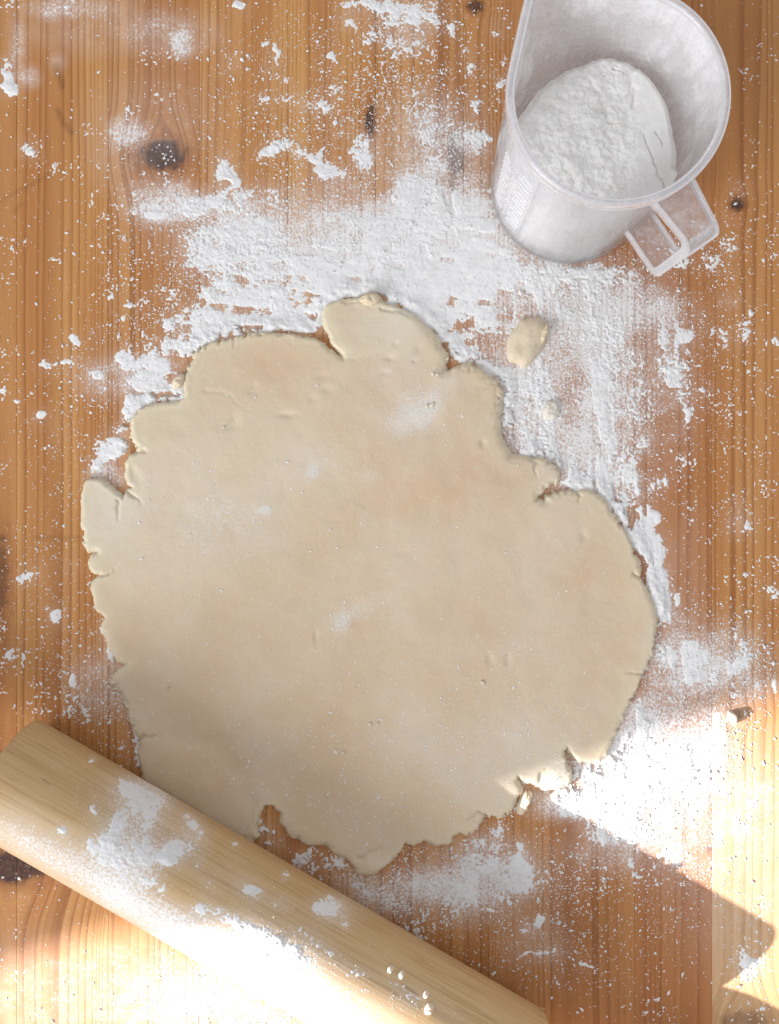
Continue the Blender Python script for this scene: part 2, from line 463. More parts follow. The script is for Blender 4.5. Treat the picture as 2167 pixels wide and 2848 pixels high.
# thick rolled rim left at the edge and folds in the lower part
Z += 0.0002 * np.exp(-((sd - 34) / 20) ** 2) * (fbm(X, Y, 60, 2, 24))
for pts, hw, dp in CRACKS:
    wob = hw * (0.6 + 0.8 * fbm(X[:1, :1] * 0 + pts[0][0], X[:1, :1] * 0 + pts[0][1], 10, 1, 5)[0, 0])
    xs = [p[0] for p in pts]; ys = [p[1] for p in pts]
    def crk(u, v):
        uu = u + (fbm(u, v, 14, 2, 8) - .5) * 11; vv = v + (fbm(u, v, 14, 2, 9) - .5) * 11
        L = math.hypot(pts[-1][0] - pts[0][0], pts[-1][1] - pts[0][1]) + 1
        tt = np.clip(((u - pts[0][0]) * (pts[-1][0] - pts[0][0]) + (v - pts[0][1]) * (pts[-1][1] - pts[0][1])) / L ** 2, 0, 1)
        return np.exp(-(seg_dist(uu, vv, pts) / (wob * (1.15 - .5 * tt))) ** 2) * (1 - .85 * tt ** 1.5)
    c = local(crk, X, Y, (min(xs), min(ys), max(xs), max(ys)), 30)
    Z -= c * dp * T * 0.9
for _ in range(70):
    DIMPLES.append((float(rng.uniform(330,1700)), float(rng.uniform(960,2250)), float(rng.uniform(8,30)), float(rng.uniform(8,24)), float(rng.uniform(.04,.20))))
for cx, cy, rx, ry, dp in DIMPLES:
    Z -= 0.0011 * dp * local(lambda u, v: np.exp(-(((u - cx) / rx) ** 2 + ((v - cy) / ry) ** 2)), X, Y, (cx - 80, cy - 80, cx + 80, cy + 80), 0)
# soft steps: the overlapped top lobe and the thumbed hollow beside the rolling pin
lob = sdf_poly(X, Y, [(896,840),(1060,800),(1200,900),(1260,1000),(1180,1010),(1060,990),(957,1002),(915,955)])
hol = seg_dist(X, Y, [(480,2040),(600,2070),(670,2150),(712,2250)])
Z -= ins * 0.0009 * np.exp(-(hol / 30) ** 2)
hol2 = seg_dist(X, Y, [(740,2170),(860,2060),(960,1990)])
Z -= ins * 0.0009 * np.exp(-(hol2 / 30) ** 2)
for (cx, cy, rx, ry, hh) in ((1300,2290,40,26,.0012),(1040,2405,50,28,.0016),(1540,2150,40,36,.0014),(1205,2340,24,14,.0006),(1030,836,30,18,.0010)):
    Z += hh * local(lambda u, v: np.exp(-(((u - cx) / rx) ** 2 + ((v - cy) / ry) ** 2)), X, Y, (cx - 150, cy - 150, cx + 150, cy + 150), 0) * (sd > -4)
Z = np.where(sd > 0, np.maximum(Z, -0.0004), Z)
DOUGH_Z, DOUGH_SD = Z, sd
def dough_z(px, py):
    j = np.clip(((np.asarray(px) - 205) / 3.2).astype(int), 0, X.shape[1] - 1)
    i = np.clip(((np.asarray(py) - 800) / 3.2).astype(int), 0, X.shape[0] - 1)
    return DOUGH_Z[i, j], DOUGH_SD[i, j]
filmD = paint(X, Y, [(640,1480,190,120,.30),(1090,1090,110,120,.34),(1080,890,120,70,.36),(520,1400,190,180,.22),(860,1280,90,55,.35),
    (1300,2100,200,110,.25),(1500,2000,160,120,.22),(1000,1850,160,120,.16),(1000,1690,90,24,.45,-25),(868,1310,16,26,.75),(740,1420,16,12,.75),
    (1165,1150,50,50,.5),(1020,1330,30,30,.3),(1020,1450,22,26,.35),(950,1730,24,30,.35),(300,1420,70,90,.34),(1520,1310,40,40,.35),(1540,2160,50,45,.5)],
    [([(1240,1060),(1180,1160),(1110,1180)], 30, .4)], soft=0.8)
filmD = np.clip(1.15 * filmD * (.6 + .8 * fbm(X, Y, 70, 3, 56)) + 0.10 * fbm(X, Y, 60, 3, 55), 0, 1)
pale = np.clip(0.95 * np.exp(-np.clip(sd, 0, None) / 26) + 0.7 * smooth(lob / 30 + .5) * (fbm(X, Y, 120, 2, 77)) + .55 * paint(X, Y, [(300,1450,90,150,1.0),(560,1380,260,300,.55),(820,1250,220,160,.35),(900,1650,260,200,.25),(1300,2080,260,160,.35),(450,1190,80,60,.6),(1540,2150,60,60,1.0)], soft=.8), 0, 1)
dough = heightfield('dough_sheet', X, Y, Z, M_DOUGH, attrs={'film': filmD, 'pale': pale}, zmin=-2e-4)
tag(dough, 'large rolled-out sheet of pale shortcrust dough with ragged cracked edge', 'dough')

# ------------------------------------------------------------------ flour map (photograph pixels)
JUG_C = (1577.0, 525.0); JUG_RB = 215.0
FB = [(748,2312,30,22,.85),(740,2285,12,16,.5),(700,560,80,36,.72),(632,490,34,66,.93),(570,575,70,24,.88),(745,425,38,16,.85,-35),(430,592,36,14,.85),(370,592,24,12,.85),(450,592,22,17,.9),
 (1010,432,34,40,.95),(1005,400,24,22,.9),(905,470,30,42,.85),(958,500,24,28,.75),(870,440,20,12,.7),(800,400,40,16,.6,25),(830,420,22,14,.6,30),
 (1130,70,70,62,.93),(1175,45,45,40,.9),(1050,15,65,22,.88),(1085,125,30,26,.85),(1150,130,30,22,.85),(965,60,28,22,.7),(1020,100,26,18,.55),(960,15,30,10,.5),
 (1245,600,110,70,.85),(1350,640,70,60,.85),(1320,530,60,60,.6),(1190,560,90,60,.75),(1130,640,110,60,.85),(1260,360,20,34,.45),(1310,390,50,24,.7),(1200,380,60,45,.48),(1180,310,80,60,.45),
 (1230,460,60,45,.65),(1330,410,40,30,.5),(1000,600,80,24,.6),(900,590,90,20,.4),(1150,480,60,50,.5),
 (1328,287,17,17,.95),(1305,140,16,18,.8),(1262,88,14,18,.75),(1375,80,16,14,.7),(1395,225,16,15,.85),(1310,190,12,14,.8),(1240,180,18,12,.7),(1400,60,20,16,.5),
 (20,175,22,24,.9),(24,215,24,40,.97),(30,248,16,12,.9),(75,412,16,14,.97),(95,408,17,18,.97),(140,25,44,20,.6,-25),(60,130,14,40,.35),(500,120,26,32,.4),
 (665,15,14,12,.8),(695,38,10,8,.6),(765,145,9,20,.8),(770,165,16,10,.6),(740,110,10,14,.5),(640,165,26,10,.55),(622,200,14,14,.7),(650,185,8,16,.7),(735,205,24,14,.6,30),(785,212,18,12,.7),(730,275,18,14,.75),
 (812,265,40,22,.5),(890,295,26,22,.7),(900,200,16,14,.75),(930,260,26,24,.5),(910,160,18,10,.5),(905,95,16,14,.6),(950,355,40,25,.45),(850,310,30,20,.4),
 (690,630,60,34,.7),(700,700,120,60,.62),(560,740,70,40,.42),(640,805,100,40,.66),(540,890,60,38,.88),(440,1020,46,50,.9),(400,1075,40,36,.9),(370,1125,30,25,.85),(480,975,50,34,.85),(498,1045,22,30,.6),
 (350,985,24,28,.75),(372,1010,34,18,.75),(310,1220,24,24,.8),(300,1262,34,26,.8),(330,1250,34,24,.65),(285,1290,16,30,.7),
 (275,1042,16,13,.92),(110,1158,22,14,.85),(185,1008,26,10,.8,-15),(130,1022,22,9,.7,-10),(313,822,12,15,.85),(365,845,18,11,.8),(345,878,9,12,.7),(402,838,13,11,.75),(478,828,14,20,.8),(440,805,24,8,.75,20),(462,897,16,18,.85),(394,920,12,10,.75),(268,935,16,20,.5),(205,948,10,10,.7),
 (50,1122,9,9,.8),(165,1208,12,9,.6),(15,1295,10,9,.6),(85,1602,46,15,.65,-8),(190,1585,22,12,.5),(165,1718,18,15,.93),(148,1690,10,8,.6),(175,1695,8,8,.6),(28,1828,15,14,.88),(205,1893,14,18,.8),(282,1880,18,14,.6),(165,1752,7,8,.6),
 (1420,860,220,110,.62),(1480,1000,70,70,.5),(1650,815,28,46,.92),(1620,880,70,60,.72),(1740,870,60,40,.5),(1838,868,16,32,.9),(1905,935,32,26,.93),(1870,1000,40,90,.80),(1850,900,26,50,.8),(1890,1060,30,50,.85),
 (1720,960,40,90,.78),(1640,980,60,100,.70),(1780,1120,50,110,.50),(1720,1115,22,34,.8),(1530,1135,24,32,.9),(1500,1080,60,80,.60),(1640,1180,50,110,.80),(1440,1160,50,110,.66),(1470,1230,60,50,.75),(1560,1230,50,80,.62),(1690,1280,60,70,.78),
 (1660,1330,90,50,.8),(1795,1240,18,24,.88),(1845,1250,14,10,.8),(1880,1285,17,18,.92),(1900,1180,22,80,.55),(1905,1130,18,30,.75),(1780,1345,36,30,.88),(1830,1345,18,14,.8),(1798,1420,16,48,.85),(1826,1445,16,16,.8),(1730,1410,36,36,.7),
 (1790,1490,30,40,.88),(1815,1530,26,40,.88),(1820,1610,26,46,.82),(1838,1545,14,40,.75),(1850,1700,40,50,.45),
 (2030,842,36,13,.82),(2085,870,10,9,.7),(2025,955,20,17,.75),(2070,930,34,30,.42),(1965,1090,24,10,.85,-12),(1952,880,18,24,.5),(2000,920,40,14,.45),(2060,1420,26,44,.5),(2085,1455,16,14,.8),(1935,1455,10,8,.6),(2040,1460,22,18,.6),(2155,940,12,16,.6),(2150,1640,16,20,.5),
 (1960,1835,60,50,.62,20),(1940,1890,36,20,.7),(2040,1855,34,18,.75,25),(2030,1760,30,26,.55),(2100,1765,20,18,.6),(2120,1905,36,26,.55),(2085,1940,40,9,.7,15),(1880,1820,50,40,.5),(2067,1797,11,10,.9),(2080,1870,80,60,.38),(1880,1900,90,70,.34),
 (1780,1990,36,44,.62),(1810,2020,40,34,.6),(1765,2060,26,34,.6),(1990,2010,16,46,.7),(1985,2070,30,36,.72),(2035,1990,10,14,.95),(1920,2080,60,30,.6),
 (1750,2140,110,50,.70),(1640,2160,60,26,.85),(1620,2200,70,40,.82),(1690,2230,90,50,.72),(1820,2190,130,80,.60),(1900,2150,90,60,.5),(1590,2262,26,20,.9),(1560,2225,40,18,.8),(1700,2300,70,50,.5),(1870,2370,36,22,.75),(1895,2385,18,18,.85),(1875,2275,40,9,.9,-28),(1800,2310,60,40,.45),(2055,2300,28,20,.5),(2090,2190,30,30,.4),(2100,2240,20,16,.4),
 (1688,2325,24,18,.72,35),(1712,2350,10,20,.6),(1740,2400,16,14,.6),(1772,2440,18,12,.75),(1700,2410,14,10,.55),
 (1443,2400,29,34,.94),(1447,2348,17,15,.85),(1340,2390,60,60,.62),(1390,2450,90,50,.62),(1300,2440,50,60,.55),(1330,2500,90,60,.48),(1450,2470,40,24,.66),(1480,2560,42,15,.85,-12),(1470,2582,30,7,.6,-18),(1360,2330,40,20,.6),(1250,2470,50,50,.35),(1290,2530,60,50,.45),(1550,2560,12,50,.42),
 (760,2345,34,22,.75),(900,2395,60,24,.6),(1000,2460,90,34,.55,30),(1080,2520,70,30,.55,30),(860,2380,50,20,.55),(1190,2430,60,30,.4),(1160,2550,60,40,.35,25),
 (320,1800,18,30,.9),(300,1740,14,24,.7),(372,2030,14,30,.8),(385,2080,14,26,.8),(365,1985,12,26,.75),(355,1950,10,14,.7),(395,2115,18,16,.7),(400,2130,12,12,.6),
 (2085,2685,34,36,.62),(2075,2665,22,18,.75),(2075,2730,40,16,.4),(560,2800,160,60,.35),(760,2840,120,40,.45),(230,1960,40,40,.25),(330,1900,40,40,.35),
 (1885,690,26,18,.8),(1880,662,12,14,.6),(1905,715,16,12,.7),(1890,730,18,12,.65),(1700,765,160,26,.72),(1400,740,70,40,.75),(1600,755,80,20,.8),(1440,690,30,20,.55),(1890,650,10,12,.6),(2060,530,24,12,.55),(2015,612,6,10,.8),(2035,680,22,26,.4),(1985,735,30,20,.4)]
FS = [([(535,955),(580,925),(650,905),(760,895),(880,905),(890,860),(930,812),(1030,790),(1120,820),(1190,870)], 34, .9), ([(1190,870),(1250,940),(1290,985),(1380,1030),(1430,1060)], 30, .62), ([(1430,1060),(1425,1200),(1450,1240),(1540,1262),(1590,1310)], 30, .75), ([(500,1085),(440,1095),(380,1115),(345,1165),(340,1220)], 24, .7), ([(600,690),(740,700),(1000,715),(1300,715),(1500,750)], 74, .90), ([(620,850),(760,830),(900,790)], 60, .88), ([(1060,770),(1200,800),(1330,800)], 60, .72),
 ([(540,905),(470,985),(380,1110)], 22, .8), ([(1580,1310),(1690,1395),(1765,1490),(1822,1600),(1836,1680)], 26, .78),
 ([(1640,900),(1665,1080),(1690,1260)], 30, .6), ([(1710,2080),(1800,2030),(1860,1990)], 16, .45),
 ([(1690,2120),(1760,2060),(1800,2010)], 14, .6), ([(1460,2655),(1505,2645),(1570,2645)], 7, .85), ([(1375,2712),(1420,2675),(1462,2655)], 5, .75),
 ([(1545,2660),(1540,2720),(1552,2738)], 8, .55), ([(1590,2655),(1640,2675),(1655,2700)], 5, .65), ([(1120,2470),(1170,2450)], 5, .6), ([(1130,2500),(1210,2465)], 4, .6), ([(1552,2738),(1600,2715)], 4, .5)]
FNEG = [(1262,455,24,50,.95),(1255,540,12,60,.9),(1262,650,16,26,.85),(1610,1040,22,36,.9),(1600,1120,22,50,.5),(1850,1180,34,80,.92),(1820,1270,24,40,.85),(1860,800,80,40,.6),(1450,710,24,26,.55),
 (700,600,30,22,.3),(840,620,70,34,.55),(800,680,90,12,.55),(860,706,120,9,.6),(980,700,30,14,.4),(1180,690,16,12,.6),(1680,860,22,24,.75),(1760,840,30,60,.5),(625,508,14,16,.8),(655,550,14,30,.6),(740,570,26,30,.7),
 (1870,1950,40,30,.8),(1930,2010,30,50,.5),(320,1345,40,22,.85),(1750,1060,26,60,.35),(1240,1000,16,60,.8),(1170,2420,40,26,.6),(1850,2000,30,30,.5),(1690,2040,60,90,.0)]

def flour_density(X, Y):
    D = paint(X, Y, FB, FS, soft=0.72)
    for cx, cy, rx, ry, a in FNEG:
        D *= 1 - a * local(lambda u, v: blob(u, v, cx, cy, rx, ry, 0, .6), X, Y, (cx - 200, cy - 200, cx + 200, cy + 200), 0)
    return D

X, Y = px_grid(-140, -160, 2300, 3000, 2.3)
wx = X + (fbm(X, Y, 46, 3, 101) - .5) * 44; wy = Y + (fbm(X, Y, 46, 3, 102) - .5) * 44
D = flour_density(wx, wy)
nl = fbm(X, Y, 52, 3, 111); nm = fbm(X, Y, 20, 3, 112); nh = fbm(X, Y, 6.4, 2, 113, .6)
ang = np.where(X > 1400, 1.0, 0.0)
st_h = fbm(X * .22 + Y * .03, Y * 1.0 - X * .12, 26, 3, 141); st_v = fbm(X * 1.0 - Y * .10, Y * .16, 24, 3, 142)
k_ = smooth((X - 1330) / 160) * smooth((Y - 720) / 120)
ST = st_h * (1 - k_) + st_v * k_
D = D * (1 - .20 * smooth((X - 1380) / 60) * smooth((Y - 800) / 60) * smooth((1340 - Y) / 80))
GA = .35 + 1.1 * smooth((fbm(X, Y, 150, 3, 131) - .32) / .36)
Zf = (D - .66) * .95 + (ST - .5) * (.85 + .75 * k_) * smooth(D / .5) + (nl - .5) * 1.0 + (nm - .5) * .34 * GA + (nh - .5) * 1.2 * GA * (1.15 - .8 * smooth((D - .5) / .4))
Zf = np.where(Zf > 0, 0.00024 * (1 - np.exp(-Zf * 3.0)) + 0.00030 * Zf, Zf * 0.0006)
lump = np.clip(fbm(X, Y, 64, 3, 121) - .45, 0, 1) * smooth((D - .62) / .3)
Zf += np.where(Zf > 0, lump * 0.0009 + 0.00015 * GA * (nh - .4) * smooth((D - .3) / .5) + 0.00012 * (nm - .4) * smooth((D - .4) / .5), 0)
# flour pushed up into a bank against the dough edge
sdx = np.full(X.shape, -999.0)
mloc = (X > 150) & (X < 1900) & (Y > 750) & (Y < 2500)
sdx[mloc] = dough_field(X[mloc], Y[mloc])
bank = np.exp(-((np.clip(-sdx, 0, None) - 16) / 22) ** 2) * (sdx < 6)
Zf += np.where(Zf > 0, bank * smooth((D - .45) / .3) * 0.0013 * (.4 + nm), 0)
rj = np.hypot(X - JUG_C[0], Y - JUG_C[1])
keep = (sdx < 14) & (rj > JUG_RB - 12)
Zf = np.where(rj < JUG_RB + 5, np.minimum(Zf, 0.0006), Zf)
flour = heightfield('scattered_flour', X, Y, Zf, M_FLOUR, keep=keep, zmin=-2e-5)
tag(flour, 'white flour scattered thickly over the wooden table around the dough', 'flour', kind='stuff')

# ------------------------------------------------------------------ table top: glued pine staves
DL = None
def blur(A, n):
    for _ in range(2):
        c = np.cumsum(np.pad(A, ((n + 1, n), (0, 0)), mode='edge'), 0); A = (c[2 * n + 1:] - c[:-2 * n - 1]) / (2 * n + 1)
        c = np.cumsum(np.pad(A, ((0, 0), (n + 1, n)), mode='edge'), 1); A = (c[:, 2 * n + 1:] - c[:, :-2 * n - 1]) / (2 * n + 1)
    return A
Db = blur(D, 9)
def sample(A, px, py):
    j = np.clip(((px + 140) / 2.3).astype(int), 0, A.shape[1] - 1)
    i = np.clip(((py + 160) / 2.3).astype(int), 0, A.shape[0] - 1)
    return A[i, j]
FILM_SUNPALE = [(350,2760,520,150,.30),(2030,2330,190,330,.20),(1850,2250,240,170,.26),(260,70,200,80,.22),(480,95,130,60,.28),(508,120,30,42,.34),(360,365,55,40,.42),(330,440,80,90,.16),(452,560,105,62,.48),(430,330,170,130,.18),(82,215,32,32,.36,0),(160,175,24,26,.25),  # flour film; the leading wide blobs also paint the sunlit wood paler
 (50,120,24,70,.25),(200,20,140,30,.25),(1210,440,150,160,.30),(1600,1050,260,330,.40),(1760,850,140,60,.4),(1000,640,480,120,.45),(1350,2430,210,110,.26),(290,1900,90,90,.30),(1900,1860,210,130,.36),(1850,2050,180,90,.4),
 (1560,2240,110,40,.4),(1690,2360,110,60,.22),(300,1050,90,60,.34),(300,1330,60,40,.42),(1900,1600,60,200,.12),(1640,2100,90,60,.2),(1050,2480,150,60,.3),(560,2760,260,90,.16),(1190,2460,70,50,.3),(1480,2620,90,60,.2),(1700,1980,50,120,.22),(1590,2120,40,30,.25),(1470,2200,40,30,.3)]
KNOTS = [(452,432,60,40,1.0),(1322,18,20,18,.9),(2050,568,19,17,1.0),(1030,335,13,46,.95),(1268,430,24,62,.75),(-6,1600,30,110,.55),(30,2410,95,46,1.0),(2050,1990,22,14,.30),(2075,2850,70,34,.4),(1262,560,14,90,.55),(1975,2362,7,6,.6)]
SCR = [([(155,185),(175,240)], 3, .8), ([(160,305),(175,340),(200,368)], 3, .75), ([(0,560),(150,480)], 1.6, .35), ([(38,590),(60,565)], 2, .4), ([(30,690),(55,672)], 2, .35), ([(100,1495),(230,1498)], 1.6, .4), ([(1990,2370),(1972,2362)], 3, .5)]
seams = [-1455,-1205,-955,-705,-455,-205,47,302,555,800,1045,1290,1532,1765,1981,2232,2482,2732,2982,3232,3482]
tones = [.35,.6,.2,.7,.3,.4,.10,.30,.12,.05,.22,.42,.60,.70,.26,.25,.5,.3,.6,.2]
table = empty('pine_table')
tag(table, 'orange pine table top of glued vertical boards dusted with flour', 'table')
ys_d = np.concatenate([np.arange(-2400, -180, 120.), np.arange(-180, 3040, 9.), np.arange(3060, 5300, 120.)])
for i, (a, b) in enumerate(zip(seams[:-1], seams[1:])):
    dense = (b > -150) and (a < 2320)
    xs = np.linspace(a + .2, b - .2, max(2, int((b - a) / 8)) if dense else 14)
    ysx = ys_d if dense else ys_d[::8]
    xs = np.concatenate([[xs[0]], [xs[0] + 1.2], xs[1:-1], [xs[-1] - 1.2], [xs[-1]]])
    X2, Y2 = np.meshgrid(xs, ysx)
    gu = X2.copy(); kn = np.zeros(X2.shape); halo = np.zeros(X2.shape)
    for kx, ky, rx, ry, dk in KNOTS:
        if kx < a - 30 or kx > b + 30: continue
        dx, dy = X2 - kx, Y2 - ky
        gu -= 1.05 * rx * dx / np.sqrt(dx * dx + (0.45 * rx) ** 2) * np.exp(-np.abs(dx) / (2.4 * rx)) * np.exp(-(dy / (2.6 * ry)) ** 2)
        jit = (fbm(X2, Y2, 18, 3, 300 + i) - .5) * .7
        r = np.sqrt((dx / rx) ** 2 + (dy / ry) ** 2) + jit
        kn = np.maximum(kn, dk * (1 - smooth((r - .78) / .4)))
        halo = np.maximum(halo, .8 * dk * (1 - smooth((r - .8) / 1.3)))
    for pts, wdt, dk in SCR:
        s_ = np.exp(-(seg_dist(X2, Y2, pts) / (wdt + 4.5)) ** 2)
        kn = np.maximum(kn, .6 * dk * s_)
    film = paint(X2, Y2, FILM_SUNPALE, soft=.6)
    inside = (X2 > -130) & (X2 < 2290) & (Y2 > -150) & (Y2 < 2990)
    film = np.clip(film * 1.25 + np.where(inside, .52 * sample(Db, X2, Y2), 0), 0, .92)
    z = np.zeros(X2.shape); z[:, 0] -= .00012; z[:, -1] -= .00012
    V = np.stack([(X2 - CX) / S, (CY - Y2) / S, z], -1).reshape(-1, 3)
    F = grid_faces(*X2.shape)[:, ::-1]
    # underside so that the stave has thickness
    nr, nc = X2.shape; off = len(V); r0 = 0; r1 = (nr - 1) * nc
    cor = [0, nc - 1, r1 + nc - 1, r1]
    V = np.concatenate([V, [(V[c][0], V[c][1], -0.028) for c in cor]])
    F = np.concatenate([F, [(off, off + 1, off + 2, off + 3), (cor[0], cor[1], off + 1, off), (cor[1], cor[2], off + 2, off + 1), (cor[2], cor[3], off + 3, off + 2), (cor[3], cor[0], off, off + 3)]])
    ex = lambda A: np.concatenate([A.ravel(), np.zeros(4)])
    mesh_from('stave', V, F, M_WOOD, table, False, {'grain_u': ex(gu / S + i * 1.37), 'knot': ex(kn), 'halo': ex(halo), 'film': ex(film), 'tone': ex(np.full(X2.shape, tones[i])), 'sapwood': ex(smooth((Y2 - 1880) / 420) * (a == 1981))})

# ------------------------------------------------------------------ loose specks of flour
OCT = np.array([(1,0,0),(-1,0,0),(0,1,0),(0,-1,0),(0,0,1),(0,0,-1)], float)
OCF = np.array([(0,2,4),(2,1,4),(1,3,4),(3,0,4),(2,0,5),(1,2,5),(3,1,5),(0,3,5)])
def specks(name, pos, rad, mat, parent=None):
    n = len(pos)
    V = OCT[None] * rad[:, None, None] * (0.55 + 0.9 * rng.random((n, 6, 1)))
    V *= np.stack([np.ones(n), np.ones(n), np.full(n, .40)], -1)[:, None]
    ang = rng.random(n) * 6.283; c, s = np.cos(ang)[:, None], np.sin(ang)[:, None]
    st = (0.7 + .9 * rng.random(n))[:, None]
    x, y = V[..., 0] * st, V[..., 1] / st
    V = np.stack([x * c - y * s, x * s + y * c, V[..., 2]], -1) + pos[:, None]
    F = (OCF[None] + (np.arange(n) * 6)[:, None, None]).reshape(-1, 3)
    return mesh_from(name, V.reshape(-1, 3), F, mat, parent, False)

SPK = [(900,300,330,300,8),(1150,250,260,300,14),(640,250,120,200,3),(560,760,200,160,12),(420,900,160,160,8),(300,1080,170,160,9),(180,1300,190,300,4),(160,1650,170,200,5),(250,1900,170,160,9),
 (1000,620,520,140,16),(1600,1050,320,400,18),(1950,850,190,150,6),(2000,1150,190,400,3.5),(1980,680,190,120,8),(1950,1850,260,150,22),(1850,2100,240,160,20),(2000,2400,220,300,2.5),(1650,2400,180,120,8),
 (1350,2450,260,130,22),(1100,2480,200,90,20),(1550,2600,330,190,5),(1750,2550,260,220,3),(560,2750,330,120,4),(120,2500,140,100,3),(470,560,100,80,6),(2060,1700,140,200,4),(1760,760,140,60,20),(2085,2700,60,60,14),(350,1960,60,160,16)]
N = 420000
qx = rng.uniform(-130, 2290, N); qy = rng.uniform(-150, 2990, N)
dens = np.full(N, .55)
for cx, cy, rx, ry, a in SPK:
    dens += a * np.exp(-(((qx - cx) / rx) ** 2 + ((qy - cy) / ry) ** 2) * 1.4)
dens *= .25 + 1.5 * fbm(qx, qy, 70, 3, 205) ** 1.5 * 1.6
dens *= 4.2
Dq = sample(Db, qx, qy)
dens += 150 * Dq * Dq * (1 - Dq) * (.3 + 1.4 * fbm(qx, qy, 40, 2, 206))
area_cm2 = (2420 * 3140) / 3600.0
pk = dens * area_cm2 / N
ok = rng.random(N) < pk
sq = np.full(N, -999.)
m = ok & (qx > 150) & (qx < 1900) & (qy > 750) & (qy < 2500)
sq[m] = dough_field(qx[m], qy[m])
ok &= (sq < 2) & (np.hypot(qx - JUG_C[0], qy - JUG_C[1]) > JUG_RB + 3)
qx, qy = qx[ok], qy[ok]
rad = np.clip(np.exp(rng.normal(math.log(.00022), .50, len(qx))), .0001, .00085)
big = rng.random(len(qx)) < .012
rad[big] *= 1.9
zt = np.clip(sample(Zf, qx, qy), 0, None)
sp = specks('flour_specks', np.stack([(qx - CX) / S, (CY - qy) / S, zt + rad * .35], -1), rad, M_FLOUR)
tag(sp, 'fine loose specks of white flour sprinkled across the bare table boards', 'flour', kind='stuff')

# grains lying on the dough
N = 60000
qx = rng.uniform(220, 1840, N); qy = rng.uniform(810, 2440, N)
dens = np.full(N, 1.2)
for cx, cy, rx, ry, a in [(1300,2100,330,220,14),(900,2250,260,120,9),(1000,1690,70,22,30),(1165,1140,60,70,26),(868,1310,16,26,90),(740,1425,16,14,90),(770,1340,20,20,30),(690,1450,40,40,14),(930,1990,16,70,24),(880,2050,40,20,20),
        (1020,1330,26,30,14),(1020,1450,24,30,20),(950,1740,26,40,22),(1500,2030,160,110,10),(700,2130,40,60,16),(1400,1850,60,90,7),(480,1400,190,120,2),(1110,2080,120,120,9),(600,1900,250,150,2.5)]:
    dens += a * np.exp(-(((qx - cx) / rx) ** 2 + ((qy - cy) / ry) ** 2))
dens *= .3 + 1.6 * fbm(qx, qy, 40, 3, 405) * 1.2
ok = rng.random(N) < dens * (1620 * 1630 / 3600.) / N
qx, qy = qx[ok], qy[ok]
dz, ds = dough_z(qx, qy)
ok = ds > 14
qx, qy, dz = qx[ok], qy[ok], dz[ok]
rad = np.clip(np.exp(rng.normal(math.log(.00023), .45, len(qx))), .0001, .0007)
sp = specks('dough_flour', np.stack([(qx - CX) / S, (CY - qy) / S, dz + rad * .3], -1), rad, M_FLOUR)
tag(sp, 'tiny grains of flour dusted on the surface of the rolled dough', 'flour', kind='stuff')

# ------------------------------------------------------------------ loose dough scraps and crumbs
def lump(name, px, py, rx, ry, rot, h, seed, label, mat=None, zb=0.0, film=.2, group=None, nu=40, flat=.5, cat='dough'):
    th = np.linspace(0, 2 * math.pi, nu, endpoint=False); ph = np.linspace(0, 1, 16)
    TH, PH = np.meshgrid(th, ph)
    prof = np.sqrt(np.clip(1 - PH ** (2 + 2 * flat), 0, 1))
    wob = 1 + .42 * (fbm(np.cos(TH) * 40 + seed * 91, np.sin(TH) * 40, 26, 3, seed) - .5) + .12 * (fbm(np.cos(TH) * 200 + seed * 7, np.sin(TH) * 200, 26, 2, seed) - .5)
    x, y = PH * rx * np.cos(TH) * wob, PH * ry * np.sin(TH) * wob
    z = h * prof * (1 + .5 * (fbm(x + 500 * seed, y, max(rx, ry) * .45, 3, seed + 3) - .5)) - h * .06
    a = math.radians(rot)
    X3, Y3 = x * math.cos(a) - y * math.sin(a), x * math.sin(a) + y * math.cos(a)
    z[-1] = -.0003
    V = np.stack([X3 / S, Y3 / S, z], -1).reshape(-1, 3)
    F = grid_faces(16, nu, wrap=True)
    o = mesh_from(name, V, F, mat or M_DOUGH, None, True, {'film': np.full(len(V), film), 'pale': np.full(len(V), .55)})
    o.location = P(px, py) + Vector((0, 0, zb))
    tag(o, label, cat, group)
    return o
lump('dough_scrap', 1468, 948, 78, 50, 62, .0046, 11, 'oval torn scrap of dough lying apart in the thick flour', film=.34)
lump('dough_scrap', 1512, 930, 30, 10, 75, .0058, 12, 'thin curled flake sticking up from the oval dough scrap', film=.1)
lump('dough_scrap', 1532, 1142, 30, 24, 80, .0032, 13, 'small flour-coated blob of dough between the dough sheet and flour streaks', film=.95)
lump('dough_scrap', 1457, 2230, 36, 16, 65, .0056, 14, 'small pale flake of dough broken off beside a crack in the lower edge', film=.3)
lump('dough_scrap', 500, 1062, 24, 17, 60, .0045, 15, 'little dough scrap in flour at the upper rounded edge of the sheet', film=.3)
lump('dough_scrap', 2036, 1995, 12, 21, 15, .0040, 16, 'tiny upright dough chip beside a brown knot at the edge of sunlight', film=.6)
lump('dough_scrap', 1030, 838, 30, 17, 5, .0040, 17, 'rounded dough nub pressed onto the top lobe of the sheet', zb=.0030, film=.05)
for k, (cx, cy, r) in enumerate([(1243,1000,7),(1203,1044,7),(1215,1046,6),(1200,1128,9),(1186,1132,6),(935,2086,10),(955,2090,8),(912,2206,8),(1030,2010,7),(1050,2008,6),(625,1190,5),(1340,1895,8)]):
    dzv, _ = dough_z(np.array([cx]), np.array([cy]))
    lump('dough_crumb', cx, cy, r, r * .7, 40 + 57 * k, .0011, 30 + k, 'tiny pale crumb of dough lying on the rolled dough sheet', zb=float(dzv[0]) - .0002, film=.6, group='crumbs on the dough sheet', nu=12, cat='crumb')

